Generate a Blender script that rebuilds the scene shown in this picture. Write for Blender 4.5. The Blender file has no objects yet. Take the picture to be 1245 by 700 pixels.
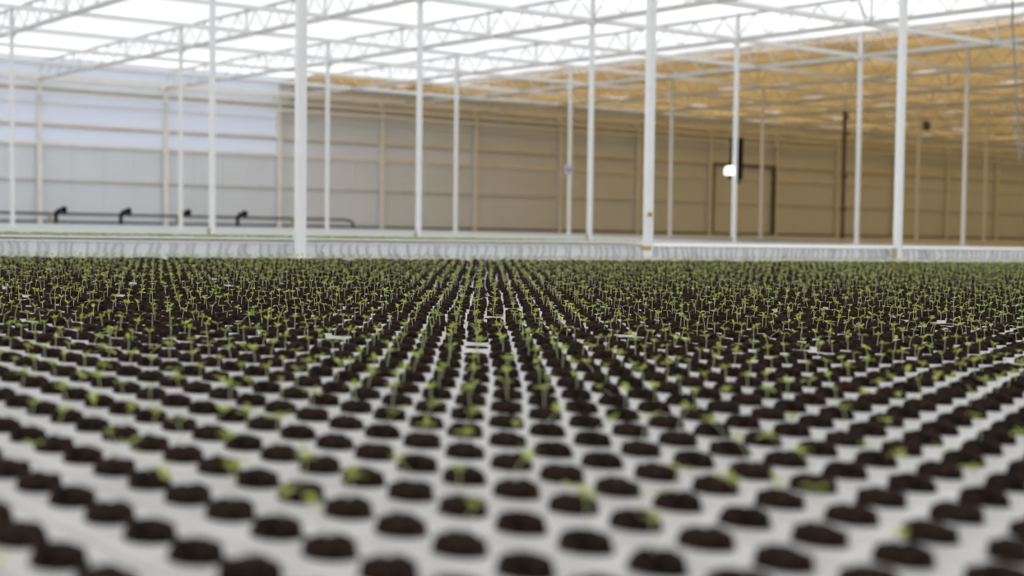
import bpy, math, random
import numpy as np
from mathutils import Matrix, Vector
random.seed(7); rng = np.random.default_rng(7)
SC = bpy.context.scene
COL = SC.collection

# ------------------------------------------------------------------ camera, sky, exposure
F, PITCH, ROLL, PSI, CH = 1709.56, .0474, .0218, .9354, .4474      # focal length in pixels of the 1245x700 frame
SN, CS = math.sin(PSI), math.cos(PSI)                               # world X runs along the gutters, world Y across the spans
fwd = Vector((CS*math.cos(PITCH), SN*math.cos(PITCH), -math.sin(PITCH)))
rt0 = Vector((SN, -CS, 0)); up0 = rt0.cross(fwd)
rt = rt0*math.cos(ROLL) + up0*math.sin(ROLL); up = up0*math.cos(ROLL) - rt0*math.sin(ROLL)
cd = bpy.data.cameras.new('camera'); cam = bpy.data.objects.new('camera', cd); COL.objects.link(cam)
cam.matrix_world = Matrix(((rt.x, up.x, -fwd.x, 0), (rt.y, up.y, -fwd.y, 0), (rt.z, up.z, -fwd.z, CH), (0, 0, 0, 1)))
cd.sensor_fit = 'HORIZONTAL'; cd.sensor_width = 36; cd.lens = F/1245*36
cd.clip_start = .05; cd.clip_end = 400
cd.dof.use_dof = True; cd.dof.focus_distance = 6.1; cd.dof.aperture_fstop = 2.05
SC.camera = cam
w = bpy.data.worlds.new('overcast_sky'); SC.world = w; w.use_nodes = True
bg = w.node_tree.nodes['Background']
bg.inputs[0].default_value = (.98, .98, .985, 1); bg.inputs[1].default_value = 1.4      # even bright overcast
SC.view_settings.view_transform = 'Standard'; SC.view_settings.look = 'None'
SC.view_settings.exposure = 0; SC.view_settings.gamma = 1; SC.view_settings.use_curve_mapping = False

# ------------------------------------------------------------------ materials
def mat(name, col, rough=.6, noise=0, scale=8, col2=None, metal=0, spec=.4, detail=4):
    m = bpy.data.materials.new(name); m.use_nodes = True
    nt = m.node_tree; b = nt.nodes['Principled BSDF']
    b.inputs['Roughness'].default_value = rough; b.inputs['Metallic'].default_value = metal
    b.inputs['Specular IOR Level'].default_value = spec
    if noise or col2:
        tc = nt.nodes.new('ShaderNodeTexCoord'); n = nt.nodes.new('ShaderNodeTexNoise')
        n.inputs['Scale'].default_value = scale; n.inputs['Detail'].default_value = detail
        nt.links.new(tc.outputs['Object'], n.inputs['Vector'])
        r = nt.nodes.new('ShaderNodeValToRGB')
        c2 = col2 or tuple(c*(1-noise) for c in col)
        r.color_ramp.elements[0].position = .35; r.color_ramp.elements[1].position = .65
        r.color_ramp.elements[0].color = (*c2, 1); r.color_ramp.elements[1].color = (*col, 1)
        nt.links.new(n.outputs['Fac'], r.inputs['Fac']); nt.links.new(r.outputs['Color'], b.inputs['Base Color'])
    else:
        b.inputs['Base Color'].default_value = (*col, 1)
    return m

def sheet(name, tint, haze, f_haze, noise_scale=None):
    """thin see-through sheet: part of the light passes straight, part is scattered"""
    m = bpy.data.materials.new(name); m.use_nodes = True
    nt = m.node_tree; nt.nodes.clear(); N = nt.nodes.new; L = nt.links.new
    out = N('ShaderNodeOutputMaterial'); t = N('ShaderNodeBsdfTransparent'); t.inputs[0].default_value = (*tint, 1)
    d = N('ShaderNodeBsdfTranslucent'); d.inputs[0].default_value = (*haze, 1)
    e = N('ShaderNodeBsdfDiffuse'); e.inputs[0].default_value = (*haze, 1)
    a = N('ShaderNodeMixShader'); a.inputs[0].default_value = .5
    L(d.outputs[0], a.inputs[1]); L(e.outputs[0], a.inputs[2])
    x = N('ShaderNodeMixShader'); x.inputs[0].default_value = f_haze
    L(t.outputs[0], x.inputs[1]); L(a.outputs[0], x.inputs[2]); L(x.outputs[0], out.inputs[0])
    if noise_scale:
        tc = N('ShaderNodeTexCoord'); mp = N('ShaderNodeMapping'); mp.inputs['Scale'].default_value = noise_scale
        n = N('ShaderNodeTexNoise'); n.inputs['Scale'].default_value = 1; n.inputs['Detail'].default_value = 3
        r = N('ShaderNodeValToRGB'); r.color_ramp.elements[0].position = .3; r.color_ramp.elements[1].position = .7
        r.color_ramp.elements[0].color = (*[c*.72 for c in tint], 1); r.color_ramp.elements[1].color = (*[min(1, c*1.25) for c in tint], 1)
        L(tc.outputs['Object'], mp.inputs[0]); L(mp.outputs[0], n.inputs['Vector']); L(n.outputs['Fac'], r.inputs['Fac']); L(r.outputs['Color'], t.inputs[0])
    return m

M = {
 'roofsteel': mat('grey_white_roof_steel', (.52, .51, .47), .5, .08, 3),
 'steel': mat('white_painted_steel', (.78, .78, .76), .5, .05, 3),
 'wallsteel': mat('cream_painted_steel', (.80, .77, .70), .55, .08, 2),
 'girt': mat('galvanised_girt', (.60, .57, .51), .5, .1, 2),
 'panel': mat('white_wall_cladding', (.69, .71, .725), .55, .04, .6),
 'floor': mat('pale_concrete', (.44, .46, .45), .75, .12, 1.3),
 'tray': mat('white_plastic_gutter', (.50, .48, .45), .5, .18, 6),
 'soil': mat('dark_potting_soil', (.034, .021, .014), .95, 0, 75, (.004, .003, .0025), spec=.05),
 'stem': mat('pale_green_stem', (.55, .58, .36), .6),
 'skirt': mat('white_plastic_skirt', (.72, .73, .73), .55, .06, 3),
 'fold': mat('grey_fold_shade', (.55, .56, .565), .55, .1, 8),  # colour of the shade in the skirt's folds
 'cream': mat('cream_trough_edge', (.88, .85, .80), .5, .06, 5),
 'black': mat('black_plastic', (.012, .011, .010), .9, spec=.1),
 'pipe': mat('dark_grey_pipe', (.10, .10, .105), .5, .2, 4),
 'brown': mat('brown_steel', (.12, .085, .055), .6, .2, 4),
 'grey': mat('dark_grey_ground_sheet', (.16, .165, .18), .7, .2, 3),
 'yellow': mat('yellow_tape', (.55, .36, .06), .6, .3, 20),
 'rust': mat('rusty_tan_foot', (.46, .38, .27), .8, .3, 15),
 'sign': mat('lavender_sign_face', (.62, .60, .72), .5),
 'signband': mat('violet_sign_print', (.28, .26, .45), .5),
 'cable': mat('grey_cable', (.20, .20, .21), .6),
 'glass': sheet('hazy_roof_glass', (.95, .955, .97), (.9, .92, .96), .12, None),
 'poly': sheet('bluish_wall_glazing', (.36, .375, .42), (.90, .925, .99), .78),
 'fade_gauze': sheet('added_fade_gauze', (.90, .86, .80), (.9, .84, .75), .2),  # for the strip added to soften the cloth edge
 'fade_cloth': sheet('added_fade_cloth', (.72, .60, .45), (.85, .7, .5), .25),  # for the second added strip, a step darker
 'dim_glazing': mat('unlit_grey_glazing', (.74, .75, .83), .5),  # same glazing with its lack of daylight put into the colour
 'screen': sheet('tan_shade_cloth', (.415, .275, .105), (.72, .51, .24), .30, (.9, .35, 1)),
}
def leaf_mat():
    m = bpy.data.materials.new('seedling_leaf'); m.use_nodes = True
    nt = m.node_tree; b = nt.nodes['Principled BSDF']; N = nt.nodes.new; L = nt.links.new
    g = N('ShaderNodeNewGeometry'); r = N('ShaderNodeValToRGB')
    r.color_ramp.elements[0].color = (.25, .33, .045, 1); r.color_ramp.elements[1].color = (.50, .55, .095, 1)
    L(g.outputs['Random Per Island'], r.inputs['Fac']); L(r.outputs['Color'], b.inputs['Base Color'])
    b.inputs['Roughness'].default_value = .5
    t = N('ShaderNodeBsdfTranslucent'); L(r.outputs['Color'], t.inputs[0])
    x = N('ShaderNodeMixShader'); x.inputs[0].default_value = .35
    L(b.outputs[0], x.inputs[1]); L(t.outputs[0], x.inputs[2]); L(x.outputs[0], nt.nodes['Material Output'].inputs[0])
    return m
M['leaf'] = leaf_mat()

# ------------------------------------------------------------------ helpers
class MB:
    """collects shapes and links them as one mesh object"""
    def __init__(s): s.v = []; s.f = []
    def face(s, pts):
        i = len(s.v); s.v += [tuple(p) for p in pts]; s.f.append(tuple(range(i, i+len(pts))))
    def box(s, x0, x1, y0, y1, z0, z1):
        i = len(s.v)
        s.v += [(x, y, z) for z in (z0, z1) for x, y in ((x0, y0), (x1, y0), (x1, y1), (x0, y1))]
        s.f += [tuple(i+k for k in q) for q in ((3,2,1,0), (4,5,6,7), (0,1,5,4), (1,2,6,5), (2,3,7,6), (3,0,4,7))]
    def tube(s, pts, r, n=8, cap=True):
        pts = [Vector(p) for p in pts]; rr = r if isinstance(r, (list, tuple)) else [r]*len(pts); base = len(s.v)
        for i, p in enumerate(pts):
            d = (pts[min(i+1, len(pts)-1)] - pts[max(i-1, 0)]).normalized()
            a = d.orthogonal().normalized() if i == 0 else (a - d*a.dot(d)).normalized()
            b = d.cross(a)
            for k in range(n):
                t = 2*math.pi*k/n; s.v.append(tuple(p + (a*math.cos(t) + b*math.sin(t))*rr[i]))
        for i in range(len(pts)-1):
            for k in range(n):
                k2 = (k+1) % n
                s.f.append((base+i*n+k, base+i*n+k2, base+(i+1)*n+k2, base+(i+1)*n+k))
        if cap:
            s.f.append(tuple(base+k for k in reversed(range(n)))); s.f.append(tuple(base+(len(pts)-1)*n+k for k in range(n)))
    def mesh(s, name, m, smooth=False):
        me = bpy.data.meshes.new(name); me.from_pydata(s.v, [], s.f); me.materials.append(m)
        if smooth: me.polygons.foreach_set('use_smooth', [True]*len(me.polygons))
        me.update(); return me
    def build(s, name, m, parent=None, smooth=False, loc=None):
        return link(name, s.mesh(name, m, smooth), parent, loc)
def link(name, me, parent=None, loc=None):
    o = bpy.data.objects.new(name, me); COL.objects.link(o)
    if parent: o.parent = parent
    if loc: o.location = loc
    return o
def tag(o, label, cat, group=None, kind=None):
    o['label'] = label; o['category'] = cat
    if group: o['group'] = group
    if kind: o['kind'] = kind
    return o
def thing(name, loc, label, cat, group=None):
    return tag(link(name, None, None, loc), label, cat, group)
def struct(o): o['kind'] = 'structure'; return o
def lean(z): return (-.0104*z*SN, .0104*z*CS)        # the whole frame leans very slightly
def uv(x, y): return (x*SN - y*CS, x*CS + y*SN)      # view frame (right, forward) -> world X, Y
def rf(u, v): return (u*SN - v*CS, u*CS + v*SN)      # world X, Y -> view frame (right, forward)
def pix(u, v, z):
    d = Vector((u, v, z-CH)); k = d.dot(fwd)
    return 622.5 + d.dot(rt)*F/k, 350 - d.dot(up)*F/k, k
ORD = 'first second third fourth fifth sixth seventh eighth ninth tenth eleventh twelfth thirteenth fourteenth fifteenth sixteenth seventeenth eighteenth nineteenth twentieth'.split()
def ordinal(n):
    if n <= 20: return ORD[n-1]
    t = {2: 'twenty', 3: 'thirty', 4: 'forty', 5: 'fifty', 6: 'sixty', 7: 'seventy', 8: 'eighty', 9: 'ninety'}
    te = {2: 'twentieth', 3: 'thirtieth', 4: 'fortieth', 5: 'fiftieth', 6: 'sixtieth', 7: 'seventieth', 8: 'eightieth', 9: 'ninetieth'}
    if n >= 100: return 'one hundred' + (' and ' + ordinal(n-100) if n > 100 else 'th')
    return te[n//10] if n % 10 == 0 else t[n//10] + '-' + ORD[n % 10 - 1]

# ------------------------------------------------------------------ the house: grid of 5 m bays and 13.31 m spans
U0, VA, SP, VD = 7.1418, 13.5388, 13.3122, 53.4172
VB, VC = VA+SP, VA+2*SP
ZT, ZB = 6.045, 5.40
UL, UR, VF = -12, 92.14, -12                          # house limits beyond the frame
b = MB(); b.box(UL, UR, VF, VD+.2, -.2, 0); struct(b.build('floor', M['floor']))
b = MB(); PW = SP/3                                   # saw of low gables, 3 per span
n0 = int((VF-VA)/PW)-1
v = VA+n0*PW
while v < VD-.1:
    v2 = min(v+PW, VD+.15); vm = (v+v2)/2
    b.face([(UL, v, 6.28), (UR, v, 6.28), (UR, vm, 7.1), (UL, vm, 7.1)]); b.face([(UL, vm, 7.1), (UR, vm, 7.1), (UR, v2, 6.28), (UL, v2, 6.28)])
    v = v2
struct(b.build('ceiling', M['glass']))
for nm, pts in (('wall_left', [(UL, VF, 0), (UL, VD+.2, 0), (UL, VD+.2, 6.9), (UL, VF, 6.9)]),
                ('wall_right', [(UR, VF, 0), (UR, VD+.2, 0), (UR, VD+.2, 6.9), (UR, VF, 6.9)]),
                ('wall_front', [(UL, VF, 0), (UR, VF, 0), (UR, VF, 6.9), (UL, VF, 6.9)])):
    b = MB(); b.face(pts); struct(b.build(nm, M['poly'] if nm == 'wall_left' else M['panel']))

# far wall: cladding panels, glazing, girts, wall columns
wall = struct(link('wall_back', None, None, (0, VD, 0)))
ub = [2.1418+5*k for k in range(-2, 19)]
def wp(name, u0, u1, y0, y1, z0, z1, m):
    b = MB(); b.box(u0, u1, y0, y1, z0, z1); return b.build(name, m, wall)
for k in range(len(ub)-1):
    a, c = ub[k], ub[k+1]
    for j in range(4):                                # four cladding boards a bay and row
        x0, x1 = a+j*1.25, a+(j+1)*1.25
        for z0, z1 in ((0.0, 1.61), (1.61, 2.96)):
            wp('panel', x0+.004, x1-.004, .12+.004*(j % 2), .17, z0, z1, M['panel'])
    wp('glazing', a, c, .13, .15, 2.96, 3.72, M['poly'] if a < 26 else M['dim_glazing'] if a < 36 else M['panel'])  # panes farther right are opaque, their dimness painted in
    wp('glazing', a, c, .13, .15, 3.72, 6.28, M['poly'] if a < 26 else M['panel'])  # upper panes too: cladding colour stands in for unlit glazing
for z0, z1, y0, m in ((1.60, 1.67, .04, 'girt'), (2.93, 3.06, .03, 'wallsteel'), (3.62, 3.69, .04, 'girt'), (3.70, 3.80, .0, 'wallsteel'),
                      (4.50, 4.55, .04, 'wallsteel'), (4.95, 5.06, .02, 'girt'), (5.10, 5.24, -.05, 'wallsteel'), (5.40, 5.52, -.04, 'wallsteel'), (5.98, 6.10, -.04, 'wallsteel')):
    wp('girt', ub[0], ub[-1], y0, .13, z0, z1, M[m])
for k in range(1, len(ub)-1):
    u = ub[k]; dx, dy = lean(5.4)
    c = MB(); i = 0
    s = .085
    c.v += [(u+x, y, 0) for x, y in ((-s, -.14), (s, -.14), (s, .04), (-s, .04))] + [(u+x+dx, y+dy, 5.4) for x, y in ((-s, -.14), (s, -.14), (s, .04), (-s, .04))]
    c.f += [(3,2,1,0), (4,5,6,7), (0,1,5,4), (1,2,6,5), (2,3,7,6), (3,0,4,7)]
    c.build('wall_post', M['wallsteel'], wall)
    q = MB(); q.box(u-.30, u+.30, -.16, .05, 5.30, 5.44); q.build('bracket', M['wallsteel'], wall)
# door in the right part of the wall
dr = struct(link('door_1', None, None, (52.14, VD, 0)))
for nm, bx in (('jamb', (.12, .26, -.10, .02, 0, 3.62)), ('jamb', (4.72, 4.86, -.10, .02, 0, 3.62)), ('door_head', (.12, 4.86, -.10, .02, 3.62, 3.76)), ('door_leaf', (.26, 4.72, .10, .118, .03, 3.62))):
    q = MB(); q.box(*bx); q.build(nm, M['brown'] if nm != 'door_leaf' else M['panel'], dr)
q = MB(); q.box(UL+.5, UR-.5, -.02, .12, 0, .09); bb = q.build('baseboard_back', M['pipe'], None, loc=(0, VD, 0)); struct(bb)

# ------------------------------------------------------------------ columns
def column(u, v, top, label, foot=True, extra=None, s=.050):
    r = thing('steel_column', (u, v, 0), label, 'column', 'white steel columns')
    dx, dy = lean(top); c = MB(); ch = .008
    prof = [(-s+ch, -s), (s-ch, -s), (s, -s+ch), (s, s-ch), (s-ch, s), (-s+ch, s), (-s, s-ch), (-s, -s+ch)]
    c.v += [(x, y, .012) for x, y in prof] + [(x+dx, y+dy, top) for x, y in prof]
    c.f += [tuple(reversed(range(8))), tuple(range(8, 16))] + [(k, (k+1) % 8, 8+(k+1) % 8, 8+k) for k in range(8)]
    c.build('shaft', M['steel'], r)
    p = MB(); p.box(-.11, .11, -.11, .11, 0, .012)
    for x in (-.085, .085):
        for y in (-.085, .085): p.tube([(x, y, .012), (x, y, .04)], .010, 6)
    p.build('base_plate', M['steel'], r)
    p = MB(); p.box(-.07+dx*.9, .07+dx*.9, -.16+dy*.9, .16+dy*.9, ZB-.10, ZB-.035); p.build('head_bracket', M['steel'], r)
    if foot:
        p = MB(); p.tube([(-.085, .0, .012), (-.085, .0, .12), (-.09, .0, .17)], .032, 8); p.build('pipe_stub', M['rust'], r)['label'] = 'rusty tan pipe stub at the foot'
    return r
rowA = {}
namesA = {-1: None, 0: 'thick white column nearest the camera, left one of the front row', 1: 'front row white column right of the centre, wrapped with two yellow tapes',
          2: 'front row white column farthest right, rusty foot at its left', 3: 'front row white column beyond the right edge of the view', -2: None}
for n in (0, 1, 2, 3):
    rowA[n] = column(U0+5*n, VA, ZT, namesA[n], foot=(n == 2))
for z, h in ((.545, .055), (.115, .05)):
    p = MB(); p.box(-.054, .012, -.054, -.049, z, z+h); p.box(-.0545, -.049, -.054, .054, z, z+h); p.build('tape', M['yellow'], rowA[1])
for n in range(0, 7):
    u = U0+5+5*n
    column(u, VB, ZT, f'white column standing in the middle row, {ordinal(n+1)} from the left' if n < 6 else 'white column of the middle row beyond the right edge', foot=n in (0, 1, 2, 3))
for n in range(0, 11):
    u = U0+5+5*n
    r = column(u, VC, ZT, f'slender white column of the far free-standing row, {ordinal(n+1)} from the left' if n < 10 else 'slender column of the far row beyond the right edge', foot=False)

# sign, lamp and box on the columns
def at(px, py, Y):                                    # world point seen at a pixel of the photograph, at forward distance Y
    d = (rt*(px-622.5)/F - up*(py-350)/F + fwd); h = Vector((d.x, d.y)).dot(Vector((CS, SN)))
    return Vector((d.x, d.y, d.z))*(Y/h) + Vector((0, 0, CH))
c4 = (U0+5+20, VC)
sg = thing('sign', (c4[0]-.12, c4[1]-.06, 2.35), 'small lavender sign plate on the left of a far row column', 'sign')
q = MB(); q.box(-.20, .16, -.02, .0, -.16, .18); q.build('plate', M['sign'], sg)
q = MB(); q.box(-.19, .15, -.024, -.02, -.05, .05); q.build('print_band', M['signband'], sg)
b3 = (U0+5+15, VB)
bx = thing('control_box', (b3[0]+.18, b3[1]+.15, 2.2), 'tall black box fixed behind the fourth middle row column, above head height', 'box')
q = MB(); q.box(-.17, .17, -.075, .10, -.50, .62); q.build('housing', M['black'], bx)
q = MB(); q.tube([(.10, .02, -.50), (.12, .02, -.62)], .03); q.build('cable_gland', M['black'], bx)
q = MB(); q.box(-.02, .02, -.15, -.075, .2, .24); q.build('bracket', M['black'], bx)
lp = thing('flood_lamp', (b3[0]-.21, b3[1]+.02, 1.93), 'small glowing white lamp on the left side of a middle row column', 'lamp')
q = MB(); q.box(.10, .16, -.04, .0, -.02, .02); q.build('arm', M['steel'], lp)
q = MB()
q.tube([(0, 0, -.12), (0, 0, -.10), (0, 0, .02), (0, 0, .08), (0, 0, .11)], [.13, .14, .135, .11, .05], 14)
me = bpy.data.materials.new('lit_lamp_globe'); me.use_nodes = True
pb = me.node_tree.nodes['Principled BSDF']; pb.inputs['Base Color'].default_value = (.9, .9, .9, 1)
pb.inputs['Emission Color'].default_value = (1, .98, .94, 1); pb.inputs['Emission Strength'].default_value = 1.6
q.build('globe', me, lp, True)
# dark downpipe beside the eighth far column, ground sheet at its foot
dp = tag(link('downpipe', None, None, (U0+40-.24, VC-.20, 0)), 'dark vertical pipe standing against a far row column', 'pipe')
q = MB(); q.tube([(0, 0, 0), (-.05, .035, 5.6)], .085, 10); q.build('pipe', M['brown'], dp)
for z in (1.2, 2.6, 4.4, 5.1):
    q = MB(); q.box(-.105, .105, -.105, .095, z, z+.12); q.build('pipe_clamp', M['brown'], dp)

# ------------------------------------------------------------------ roof trusses and longitudinal beams
NW = 4                                                # web V's per gable width
def web(dy):
    q = MB(); q.tube([(0, -dy, ZB+.03-5.72), (0, dy, ZT-.02-5.72)], .016, 5, False); return q.mesh('web_bar', M['roofsteel'])
half = PW/NW/2
web_up = web(half/2); web_dn = web(-half/2)
q = MB(); q.box(-.018, .018, -.018, .018, ZB-5.72, ZT-5.72); post_me = q.mesh('web_post', M['roofsteel'])
q = MB(); q.box(-.05, .05, -.06, .06, -.03, .05); node_me = q.mesh('node_plate', M['girt'])
VT0 = VA+PW
for n in range(0, 17):
    u = U0+5*n; dx, dy = lean(5.7)
    lab = ['white lattice roof truss farthest left, cut by the left edge'] + [f'white lattice roof truss resting on the {ordinal(k)} column of the far row' for k in range(1, 11)] + \
          [f'white lattice roof truss under the tan screen, {ordinal(k)} past the last far column' for k in range(1, 8)]
    t = thing('roof_truss', (u+dx, 0, 5.72), lab[n], 'truss', 'white lattice roof trusses')
    v0 = VA if n > 2 else VA+PW
    q = MB(); q.box(-.045, .045, v0-1, VD-.03, ZB-5.72-.05, ZB-5.72+.05); q.build('bottom_chord', M['roofsteel'], t)
    q = MB(); q.box(-.032, .032, v0-1, VD-.03, ZT-5.72-.032, ZT-5.72+.032); q.build('top_chord', M['roofsteel'], t)
    k = 0; y = v0
    while y < VD-.2:
        for j in range(NW):
            for kk, me_ in ((0, web_up), (1, web_dn)):
                o = link('web_bar', me_, t, (0, y+half*(2*j+kk+.5), 0))
        link('web_post', post_me, t, (0, y, 0)); link('node_plate', node_me, t, (0, y, ZT-5.72))
        y += PW
dxb, dyb = lean(ZB)
for i, (v, z, s) in enumerate(((26.86, ZB, .055), (31.0, ZB, .055), (35.1, ZB, .055), (39.2, ZB, .055), (43.25, ZB, .055), (47.3, ZB, .06), (51.4, ZB, .06), (52.9, 5.17, .055), (52.95, 4.86, .055), (22.6, ZB, .055))):
    lab = f'long white roof beam running left to right, {ordinal(i+2 if i < 9 else 1)} from the front'
    q = MB(); q.box(UL+.5, UR-.5, v-s, v+s, z-.05, z+.055); tag(q.build('roof_beam', M['steel']), lab, 'beam', 'white roof beams')

# tan shade screens closed under the far roof: one cloth per bay, sagging in folds
def screen(u0, u1, v0, v1, label, m='screen', dz=0):
    nu, nv = 21, max(2, int((v1-v0)/1.1))
    vs = []; fs = []
    for j in range(nv+1):
        for i in range(nu):
            a = i/(nu-1); vv = v0+(v1-v0)*j/nv
            z = 6.16 + dz - .06*math.sin(math.pi*a) + .028*math.sin(a*math.pi*14 + .6*math.sin(vv*.7)) + .02*math.sin(vv*1.9+a*3)
            vs.append((u0+(u1-u0)*a, vv, z))
    for j in range(nv):
        for i in range(nu-1): fs.append((j*nu+i, j*nu+i+1, (j+1)*nu+i+1, (j+1)*nu+i))
    q = MB(); q.v = vs; q.f = fs
    return tag(q.build('shade_screen', M[m], None, True), label, 'screen', 'tan shade screens under the roof')
screen(32.3, 33.4, VF+.3, 49.0, 'palest added strip fading the left edge of the closed shade cloths', 'fade_gauze')  # added strip, softens the change from bright roof to tan cloth
screen(33.42, 34.48, VF+.3, 49.0, 'added pale tan strip fading into the closed tan shade cloths', 'fade_cloth')  # second added strip of the same brightness fade
us = [34.5] + [U0+5*n for n in range(6, 18)]
for i in range(len(us)-1):
    screen(us[i]+.02, us[i+1]-.02, VF+.3, 49.0, f'tan shade cloth closed under the roof, {ordinal(i+1)} bay from its left edge')
for i, (a, c) in enumerate(((27.2, 32.14), (32.14, 37.14))):
    screen(a+.02, c-.02, 49.05, VD-.1, f'narrow tan shade cloth along the far wall, {ordinal(i+1)} piece from the left')
screen(37.16, UR-.1, 49.05, VD-.1, 'long tan shade cloth along the far wall on the right')

# cables and a dark box hanging in the right part of the roof
def hang(px, ys, Y, r, label, wob=.0):
    pts = [at(px+dx, y, Y) for dx, y in ys]
    q = MB(); q.tube(pts, r, 6); return tag(q.build('hanging_cable', M['cable']), label, 'cable')
hang(1231, [(0, -25), (0, 30), (3, 80), (6, 130), (9, 195)], 24, .016, 'grey cable hanging down near the right edge of the view')
hang(1047, [(-4, -20), (-2, 2), (2, 10), (1, 15), (5, 22), (4, 25)], 26, .014, 'wavy grey cable end hanging from the roof right of centre')
p = min((at(1127, 138, y_/10) for y_ in range(500, 680)), key=lambda q_: abs((q_.x-U0)/5-round((q_.x-U0)/5)))
p.z = ZB-.05-.26
fb = thing('ventilator', tuple(p), 'small dark box hanging under the tan roof screen at right', 'ventilator')
q = MB(); q.box(-.13, .13, -.10, .10, -.2, .2); q.build('housing', M['brown'], fb); q = MB(); q.box(-.02, .02, -.02, .02, .2, .26); q.build('hanger', M['brown'], fb)

# ------------------------------------------------------------------ pipe with hydrants along the far wall, on the left
VP = 52.2
ip = thing('irrigation_pipe', (0, VP, 0), 'long dark irrigation pipe low along the far wall, bent down at its right end', 'pipe')
q = MB(); q.tube([(UL+1, 0, .36), (29.6, 0, .36), (29.85, 0, .33), (30.0, 0, .24), (30.05, 0, .0)], .055, 10); q.build('pipe', M['pipe'], ip, True)
for u in (17.14, 22.14, 27.14):
    q = MB(); q.box(u-.05, u+.05, -.06, .06, 0, .42); q.build('pipe_support', M['rust'], ip)
hl = ['leftmost black valve elbow on the pipe along the far wall', 'second black valve elbow from the left on the far wall pipe', 'black valve elbow just right of the second far column', 'rightmost black valve elbow on the far wall pipe']
for i, px in enumerate((68, 147, 220, 289)):
    d = at(px, 265, 1)-Vector((0, 0, CH)); p = d*((VP-.25)/d.y)
    hy = thing('valve_elbow', (p.x, VP-.25, 0), hl[i], 'valve', 'black valve elbows')
    q = MB(); q.tube([(0, 0, 0), (0, 0, .30), (.02, 0, .40), (.10, 0, .48), (.26, 0, .52)], [.07, .07, .075, .08, .08], 10); q.build('elbow', M['black'], hy, True)
    q = MB(); q.tube([(.24, 0, .52), (.38, 0, .53)], .12, 12); q.build('flange', M['black'], hy, True)
# dark sheet on the floor right of centre
g0, g1 = at(898, 294.5, 41), at(1028, 295, 44)
q = MB(); q.box(g0.x, g1.x+1, 28.3, 33.5, 0, .012); tag(q.build('ground_sheet', M['grey']), 'dark grey sheet lying on the floor in front of the brown wall', 'sheet')

# ------------------------------------------------------------------ low white trough behind the front columns
T0, T1, TZ = -2, 30, .172
tr = thing('trough', (0, 13.74, 0), 'long low white trough with grey fold shade on its side behind the seedlings', 'trough')
q = MB(); q.box(T0, T1, 0, .03, 0, TZ-.012); q.box(T0, T1, 1.17, 1.2, 0, TZ-.012); q.build('side_skirt', M['skirt'], tr)
q = MB(); q.box(T0, T1, -.02, 1.22, TZ-.012, TZ); q.build('top_rim', M['cream'], tr)
u = 2.2; ph = 0
while u < 24:
    ph += random.gauss(0, .5)
    cv = .035*math.sin(ph*.7+u*.5)+.02*random.uniform(-1, 1); ln = .03*math.sin(u*1.3+.7)+.02*random.uniform(-1, 1)
    r = random.uniform(.010, .019)
    q = MB(); q.tube([(u+ln*(t-.5)+cv*(4*t*(1-t)), -.006, .002+t*(TZ-.016)) for t in (0, .2, .4, .6, .8, 1)], r, 6); q.build('fold_shade', M['fold'], tr, True)  # grey tubes draw the shading of folds in the plastic skirt
    u += random.uniform(.06, .16)

# ------------------------------------------------------------------ planting gutters, soil plugs and seedlings
PU, PV, ZG = .1377, .1257, .05
TH = math.atan2(.0047, .128)                          # the gutters run two degrees askew of the house
def cell(i, k):
    K = k + (.5 if i % 2 else 0); dv = .011*math.sin(i*12.9898)+.006*math.sin(i*5.3+1)    # each gutter lies a little out of line
    return .8594+PU*i-.0047*K, .059-.0034*i+PV*K+dv
def vend(u): return 12.1 - .10*u
def seen(u, v, side=1.0, k=.455, near=.95):
    x, y = rf(u, v); return y > near and abs(x) < k*y*.95+side*.55
rows = {}
for i in range(-6, 135):
    ks = [k for k in range(-40, 130) if seen(*cell(i, k)) and cell(i, k)[1] < vend(cell(i, k)[0])]
    if len(ks) > 1: rows[i] = (min(ks), max(ks))
NS = 12
ring = [(math.cos(2*math.pi*k/NS), math.sin(2*math.pi*k/NS)) for k in range(NS)]
HW = PU/2-.0022; RX, RY = .0330, .043
plugs = []                                            # (row, k, u, v, depth, px, py)
vis_rows = []
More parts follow.
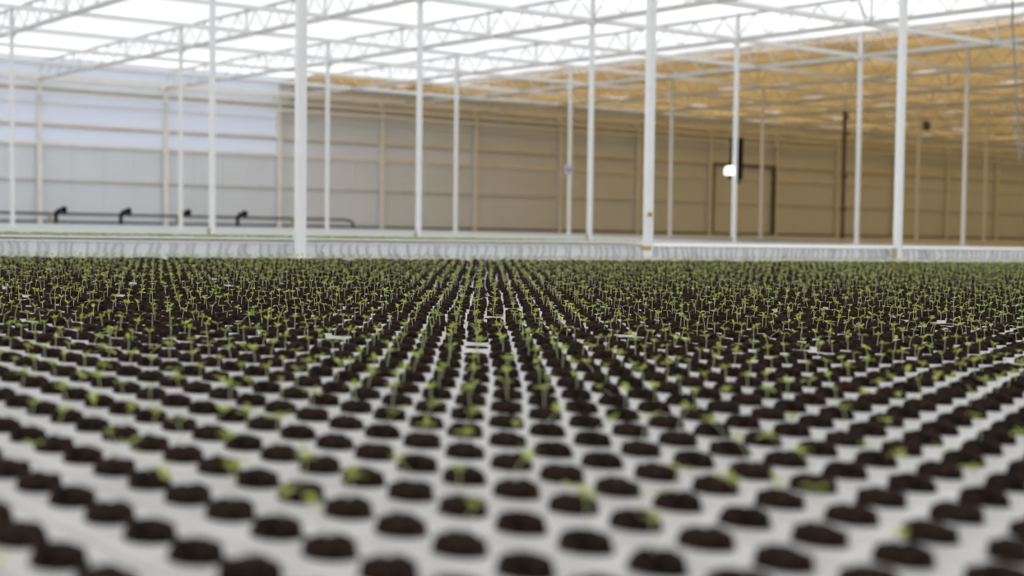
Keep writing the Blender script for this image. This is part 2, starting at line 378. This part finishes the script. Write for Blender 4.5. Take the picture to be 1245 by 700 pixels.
for i, (k0, k1) in rows.items():
    ou, ov = cell(i, k0)
    vs = []; fs = []
    for k in range(k0, k1+1):
        u, v = cell(i, k); base = len(vs); vw = v; v = PV*(k-k0)
        for cx, cy in ring: vs.append((cx*RX, v+cy*RY, ZG))
        for cx, cy in ring:
            t = min(HW/abs(cx) if abs(cx) > 1e-6 else 9, PV/2/abs(cy) if abs(cy) > 1e-6 else 9); vs.append((cx*t, v+cy*t, ZG))
        for cx, cy in ring: vs.append((cx*RX, v+cy*RY, ZG-.02))
        for x in (-HW, HW):
            for y in (-PV/2, PV/2): vs.append((x, v+y, ZG))
        corner = {1: 3, 4: 1, 7: 0, 10: 2}
        for a in range(NS):
            c = (a+1) % NS
            poly = [base+a, base+NS+a]
            if a in corner: poly.append(base+3*NS+corner[a])
            poly += [base+NS+c, base+c]
            fs.append(tuple(poly)); fs.append((base+c, base+2*NS+c, base+2*NS+a, base+a))
        px, py, dep = pix(u, vw, ZG)
        plugs.append((i, k, u, vw, dep, px, py))
    y0, y1 = -PV/2, PV*(k1-k0+.5); e = len(vs)
    vs += [(-HW, y0, ZG), (HW, y0, ZG), (HW, y1, ZG), (-HW, y1, ZG), (-HW, y0, 0.001), (HW, y0, 0.001), (HW, y1, 0.001), (-HW, y1, 0.001)]
    fs += [(e, e+1, e+5, e+4), (e+1, e+2, e+6, e+5), (e+2, e+3, e+7, e+6), (e+3, e, e+4, e+7)]
    q = MB(); q.v = vs; q.f = fs
    o = q.build('planting_gutter', M['tray'], None, False, (ou, ov, 0)); o.rotation_euler.z = TH
    inside = any(0 <= p[5] <= 1245 and 0 <= p[6] <= 700 for p in plugs if p[0] == i)
    if inside: vis_rows.append(i)
    n = len(vis_rows)
    lab = f'white planting gutter with round holes, {ordinal(n)} from the near left corner' if inside else \
          'white planting gutter beyond the edge of the view'
    tag(o, lab, 'gutter', 'white planting gutters side by side')

# green blobs measured on the photograph's blurred foreground: which near plugs carry a seedling
BLOBS = [(481,509),(530,499),(576,510),(568,538),(522,528),(626,525),(644,562),(562,582),(573,626),(369,568),(428,589),(345,607),(383,620),(697,618),(679,509),(480,570),(342,514),
 (39,499),(72,510),(111,493),(156,504),(190,510),(218,522),(40,551),(132,533),(157,549),(193,587),(279,541),(270,509),(300,510),(281,581),(371,566),
 (711,616),(798,644),(827,581),(812,611),(868,522),(882,596),(899,543),(917,541),(963,519),(974,561),(943,611),(989,598),(1057,554),(1085,563),(1149,557),(1184,583),(1098,670),(1240,526),(1184,504),(1072,521),(1022,497),(787,510),(744,521),(836,500)]
near = {}
NEARPY = 512
cand = [p for p in plugs if p[6] > NEARPY-4 and -40 < p[5] < 1290]
for bx_, by in BLOBS:
    best = min((abs(p[5]-bx_)*.8+abs(p[6]-by-26), p) for p in cand if (p[0], p[1]) not in near) if cand else None
    if best and best[0] < 60:
        p = best[1]; s = F/p[4]
        near[(p[0], p[1])] = (max(-.03, min(.03, (bx_-p[5])/s)), max(.016, min(.055, (p[6]-by)/s)))

# plug shapes
def plug_geo(seed, seg, detail):
    r = random.Random(seed); vs = []; fs = []
    prof = [(.0375, -.012), (.0365, .004), (.0340, .0150), (.022, .0195), (.010, .0215)] if detail else [(.0375, -.010), (.0355, .012), (.021, .0205)]
    for rad, z in prof:
        for k in range(seg):
            t = 2*math.pi*k/seg; j = 1+r.uniform(-.06, .05) if z > 0 else 1
            vs.append((rad*j*math.cos(t), rad*j*math.sin(t), z+(r.uniform(-.0030, .0030) if z > .004 else 0)))
    for a in range(len(prof)-1):
        for k in range(seg):
            k2 = (k+1) % seg; p0, p1, p2, p3 = a*seg+k, a*seg+k2, (a+1)*seg+k2, (a+1)*seg+k
            fs += [(p0, p1, p2), (p0, p2, p3)]
    c = len(vs); vs.append((0, 0, .022+r.uniform(-.002, .002))); a = (len(prof)-1)*seg
    fs += [(a+k, a+(k+1) % seg, c) for k in range(seg)]
    return np.array(vs)*np.array([.86, 1.10, 1.02]), np.array(fs)
def stem_geo(h, lx, ly, rad=.0011):
    vs = []; fs = []; n = 4
    for i in range(n):
        t = i/(n-1); x, y, z = lx*t*t, ly*t*t, .016+h*t*(1-.1*t)
        for k in range(3):
            a = 2*math.pi*k/3; vs.append((x+rad*math.cos(a), y+rad*math.sin(a), z))
    for i in range(n-1):
        for k in range(3):
            k2 = (k+1) % 3; p0, p1, p2, p3 = i*3+k, i*3+k2, (i+1)*3+k2, (i+1)*3+k
            fs += [(p0, p1, p2), (p0, p2, p3)]
    return np.array(vs), np.array(fs), (lx, ly, .016+h*.9)
def leaf_geo(L, W, ang, rise, droop, org):
    st = [(0, .10), (.3, .75), (.62, 1.0), (.88, .6)]
    vs = []; fs = []
    for t, wd in st:
        x = L*t; z = L*(rise*t-droop*t*t)
        vs += [(x, -W*wd/2, z+W*.14*wd), (x, 0, z), (x, W*wd/2, z+W*.14*wd)]
    vs.append((L, 0, L*(rise-droop)))
    for i in range(3):
        for s in (0, 1):
            a = i*3+s; fs += [(a, a+1, a+4), (a, a+4, a+3)]
    fs += [(9, 10, 12), (10, 11, 12)]
    v = np.array(vs); c, s = math.cos(ang), math.sin(ang)
    v = np.stack([v[:, 0]*c-v[:, 1]*s, v[:, 0]*s+v[:, 1]*c, v[:, 2]], 1)+np.array(org)
    return v, np.array(fs)
def tri_mesh(name, parts, mats):                      # parts: list of (verts, tris, material index)
    V = np.concatenate([p[0] for p in parts]); off = np.cumsum([0]+[len(p[0]) for p in parts[:-1]])
    T = np.concatenate([p[1]+o for p, o in zip(parts, off)]); mi = np.concatenate([np.full(len(p[1]), p[2]) for p in parts])
    me = bpy.data.meshes.new(name); me.vertices.add(len(V)); me.vertices.foreach_set('co', V.astype(np.float32).ravel())
    me.loops.add(len(T)*3); me.loops.foreach_set('vertex_index', T.astype(np.int32).ravel())
    me.polygons.add(len(T)); me.polygons.foreach_set('loop_start', np.arange(0, len(T)*3, 3, dtype=np.int32))
    for m in mats: me.materials.append(m)
    me.polygons.foreach_set('material_index', mi.astype(np.int32)); me.polygons.foreach_set('use_smooth', np.ones(len(T), bool))
    me.update(calc_edges=True); me.validate(); return me
PLUG_N = [plug_geo(s, 14, True) for s in range(8)]; PLUG_F = [plug_geo(s, 9, False) for s in range(8)]
plug_me = [tri_mesh('soil_plug', [(v, t, 0)], [M['soil']]) for v, t in PLUG_N]
def leaves(R, org, big):
    a = R.uniform(0, 6.28); out = []
    for k in range(2):
        out.append(leaf_geo(R.uniform(.012, .017)*big, R.uniform(.0085, .0115)*big, a+math.pi*k+R.uniform(-.3, .3), R.uniform(.25, .8), R.uniform(.1, .6), org))
    for k in range(2 if R.random() < .65 else 0):
        out.append(leaf_geo(R.uniform(.008, .012)*big, R.uniform(.005, .0075)*big, a+1.57+math.pi*k+R.uniform(-.4, .4), R.uniform(.7, 1.5), .3, org))
    return out
infr = [p for p in plugs if -6 <= p[5] <= 1251 and p[6] < 706]
infr.sort(key=lambda p: p[4])
SINGLE = {(p[0], p[1]) for p in infr[:300]}
first = {}
for p in infr:
    first[p[0]] = min(first.get(p[0], 999), p[1])
R = random.Random(11)
mass = []
for (i, k, u, v, dep, px, py) in plugs:
    key = (i, k); a = R.uniform(0, 6.28); var = R.randrange(8)
    if key in near: dxr, h = near[key]; lx, ly = dxr*SN, -dxr*CS; sprout = True
    elif py > NEARPY and 0 < px < 1245: sprout = False
    else:
        sprout = R.random() < (.98 if dep > 3 else .78); h = R.uniform(.032, .056)
        l = R.uniform(0, .010) if R.random() < .93 else R.uniform(.02, .035); t = R.uniform(0, 6.28); lx, ly = l*math.cos(t), l*math.sin(t)
        if l > .015: h *= .7
    ox, oy = (R.uniform(-.006, .006), R.uniform(-.006, .006))
    if key in SINGLE:
        r_i = vis_rows.index(i)+1 if i in vis_rows else 1
        what = 'dark soil plug with a green sprout' if sprout else 'bare dark soil plug'
        o = thing('seedling' if sprout else 'soil_pot', (u, v, ZG), f'{what}, {ordinal(k-first[i]+1)} from near end of {ordinal(r_i)} gutter', 'seedling' if sprout else 'soil plug', 'soil plugs in the near gutters')
        pl = link('soil_plug', plug_me[var], o); pl.rotation_euler.z = math.pi*(var % 2)
        if sprout:
            sv, st, org = stem_geo(h, lx, ly)
            link('stem', tri_mesh('stem', [(sv+np.array([ox, oy, 0]), st, 0)], [M['stem']]), o)
            for lv, lt in leaves(R, (org[0]+ox, org[1]+oy, org[2]), 1.4):
                link('leaf', tri_mesh('leaf', [(lv, lt, 0)], [M['leaf']]), o)
    else:
        pv, pt = (PLUG_N if dep < 3.5 else PLUG_F)[var]; c, s = (1 if a > 3.14 else -1), 0
        pv = pv*np.array([R.uniform(.96, 1.14), R.uniform(.96, 1.12), R.uniform(.85, 1.2) if R.random() > .02 else .25])+np.array([R.uniform(-.004, .004), R.uniform(-.004, .004), 0])
        mass.append((np.stack([pv[:, 0]*c-pv[:, 1]*s+u, pv[:, 0]*s+pv[:, 1]*c+v, pv[:, 2]+ZG], 1), pt, 0))
        if sprout:
            off = np.array([u+ox, v+oy, ZG]); sv, st, org = stem_geo(h, lx, ly)
            mass.append((sv+off, st, 1))
            for lv, lt in leaves(R, org, 1.35): mass.append((lv+off, lt, 2))
            if R.random() < .18:                      # a second seedling in the same plug
                off = np.array([u+R.uniform(-.018, .018), v+R.uniform(-.018, .018), ZG]); sv, st, org = stem_geo(h*R.uniform(.7, 1.05), -lx, ly)
                mass.append((sv+off, st, 1))
                for lv, lt in leaves(R, org, 1.15): mass.append((lv+off, lt, 2))
o = link('seedling_mass', tri_mesh('seedling_mass', mass, [M['soil'], M['stem'], M['leaf']]))
tag(o, 'thousands of small green seedlings in dark soil plugs filling the far gutters', 'seedlings', None, 'stuff')

# small greens growing on the left end of the trough
mass = []; R = random.Random(5)
for n in range(7000):
    u = R.uniform(1.5, 12.5); d = .06+R.uniform(0, .33)
    if u > 9.5 and R.random() < (u-9.5)/3: continue
    off = np.array([u, 13.74+d, TZ+.01]); h = R.uniform(.018, .048)
    sv, st, org = stem_geo(h, 0, 0); org = (0, 0, h+.006)
    for lv, lt in leaves(R, org, 1.1): mass.append((lv+off, lt, 1))
q = MB(); q.box(1.4, 12.3, 13.79, 14.17, TZ, TZ+.012); so = q.mesh('tmp', M['soil'])
bv = np.array(q.v); bt = np.array([t for f in q.f for t in ((f[0], f[1], f[2]), (f[0], f[2], f[3]))])
mass.append((bv, bt, 0))
o = link('cress_strip', tri_mesh('cress_strip', mass, [M['soil'], M['leaf']]))
tag(o, 'thin strip of low green plants on the left end of the white trough', 'plants', None, 'stuff')
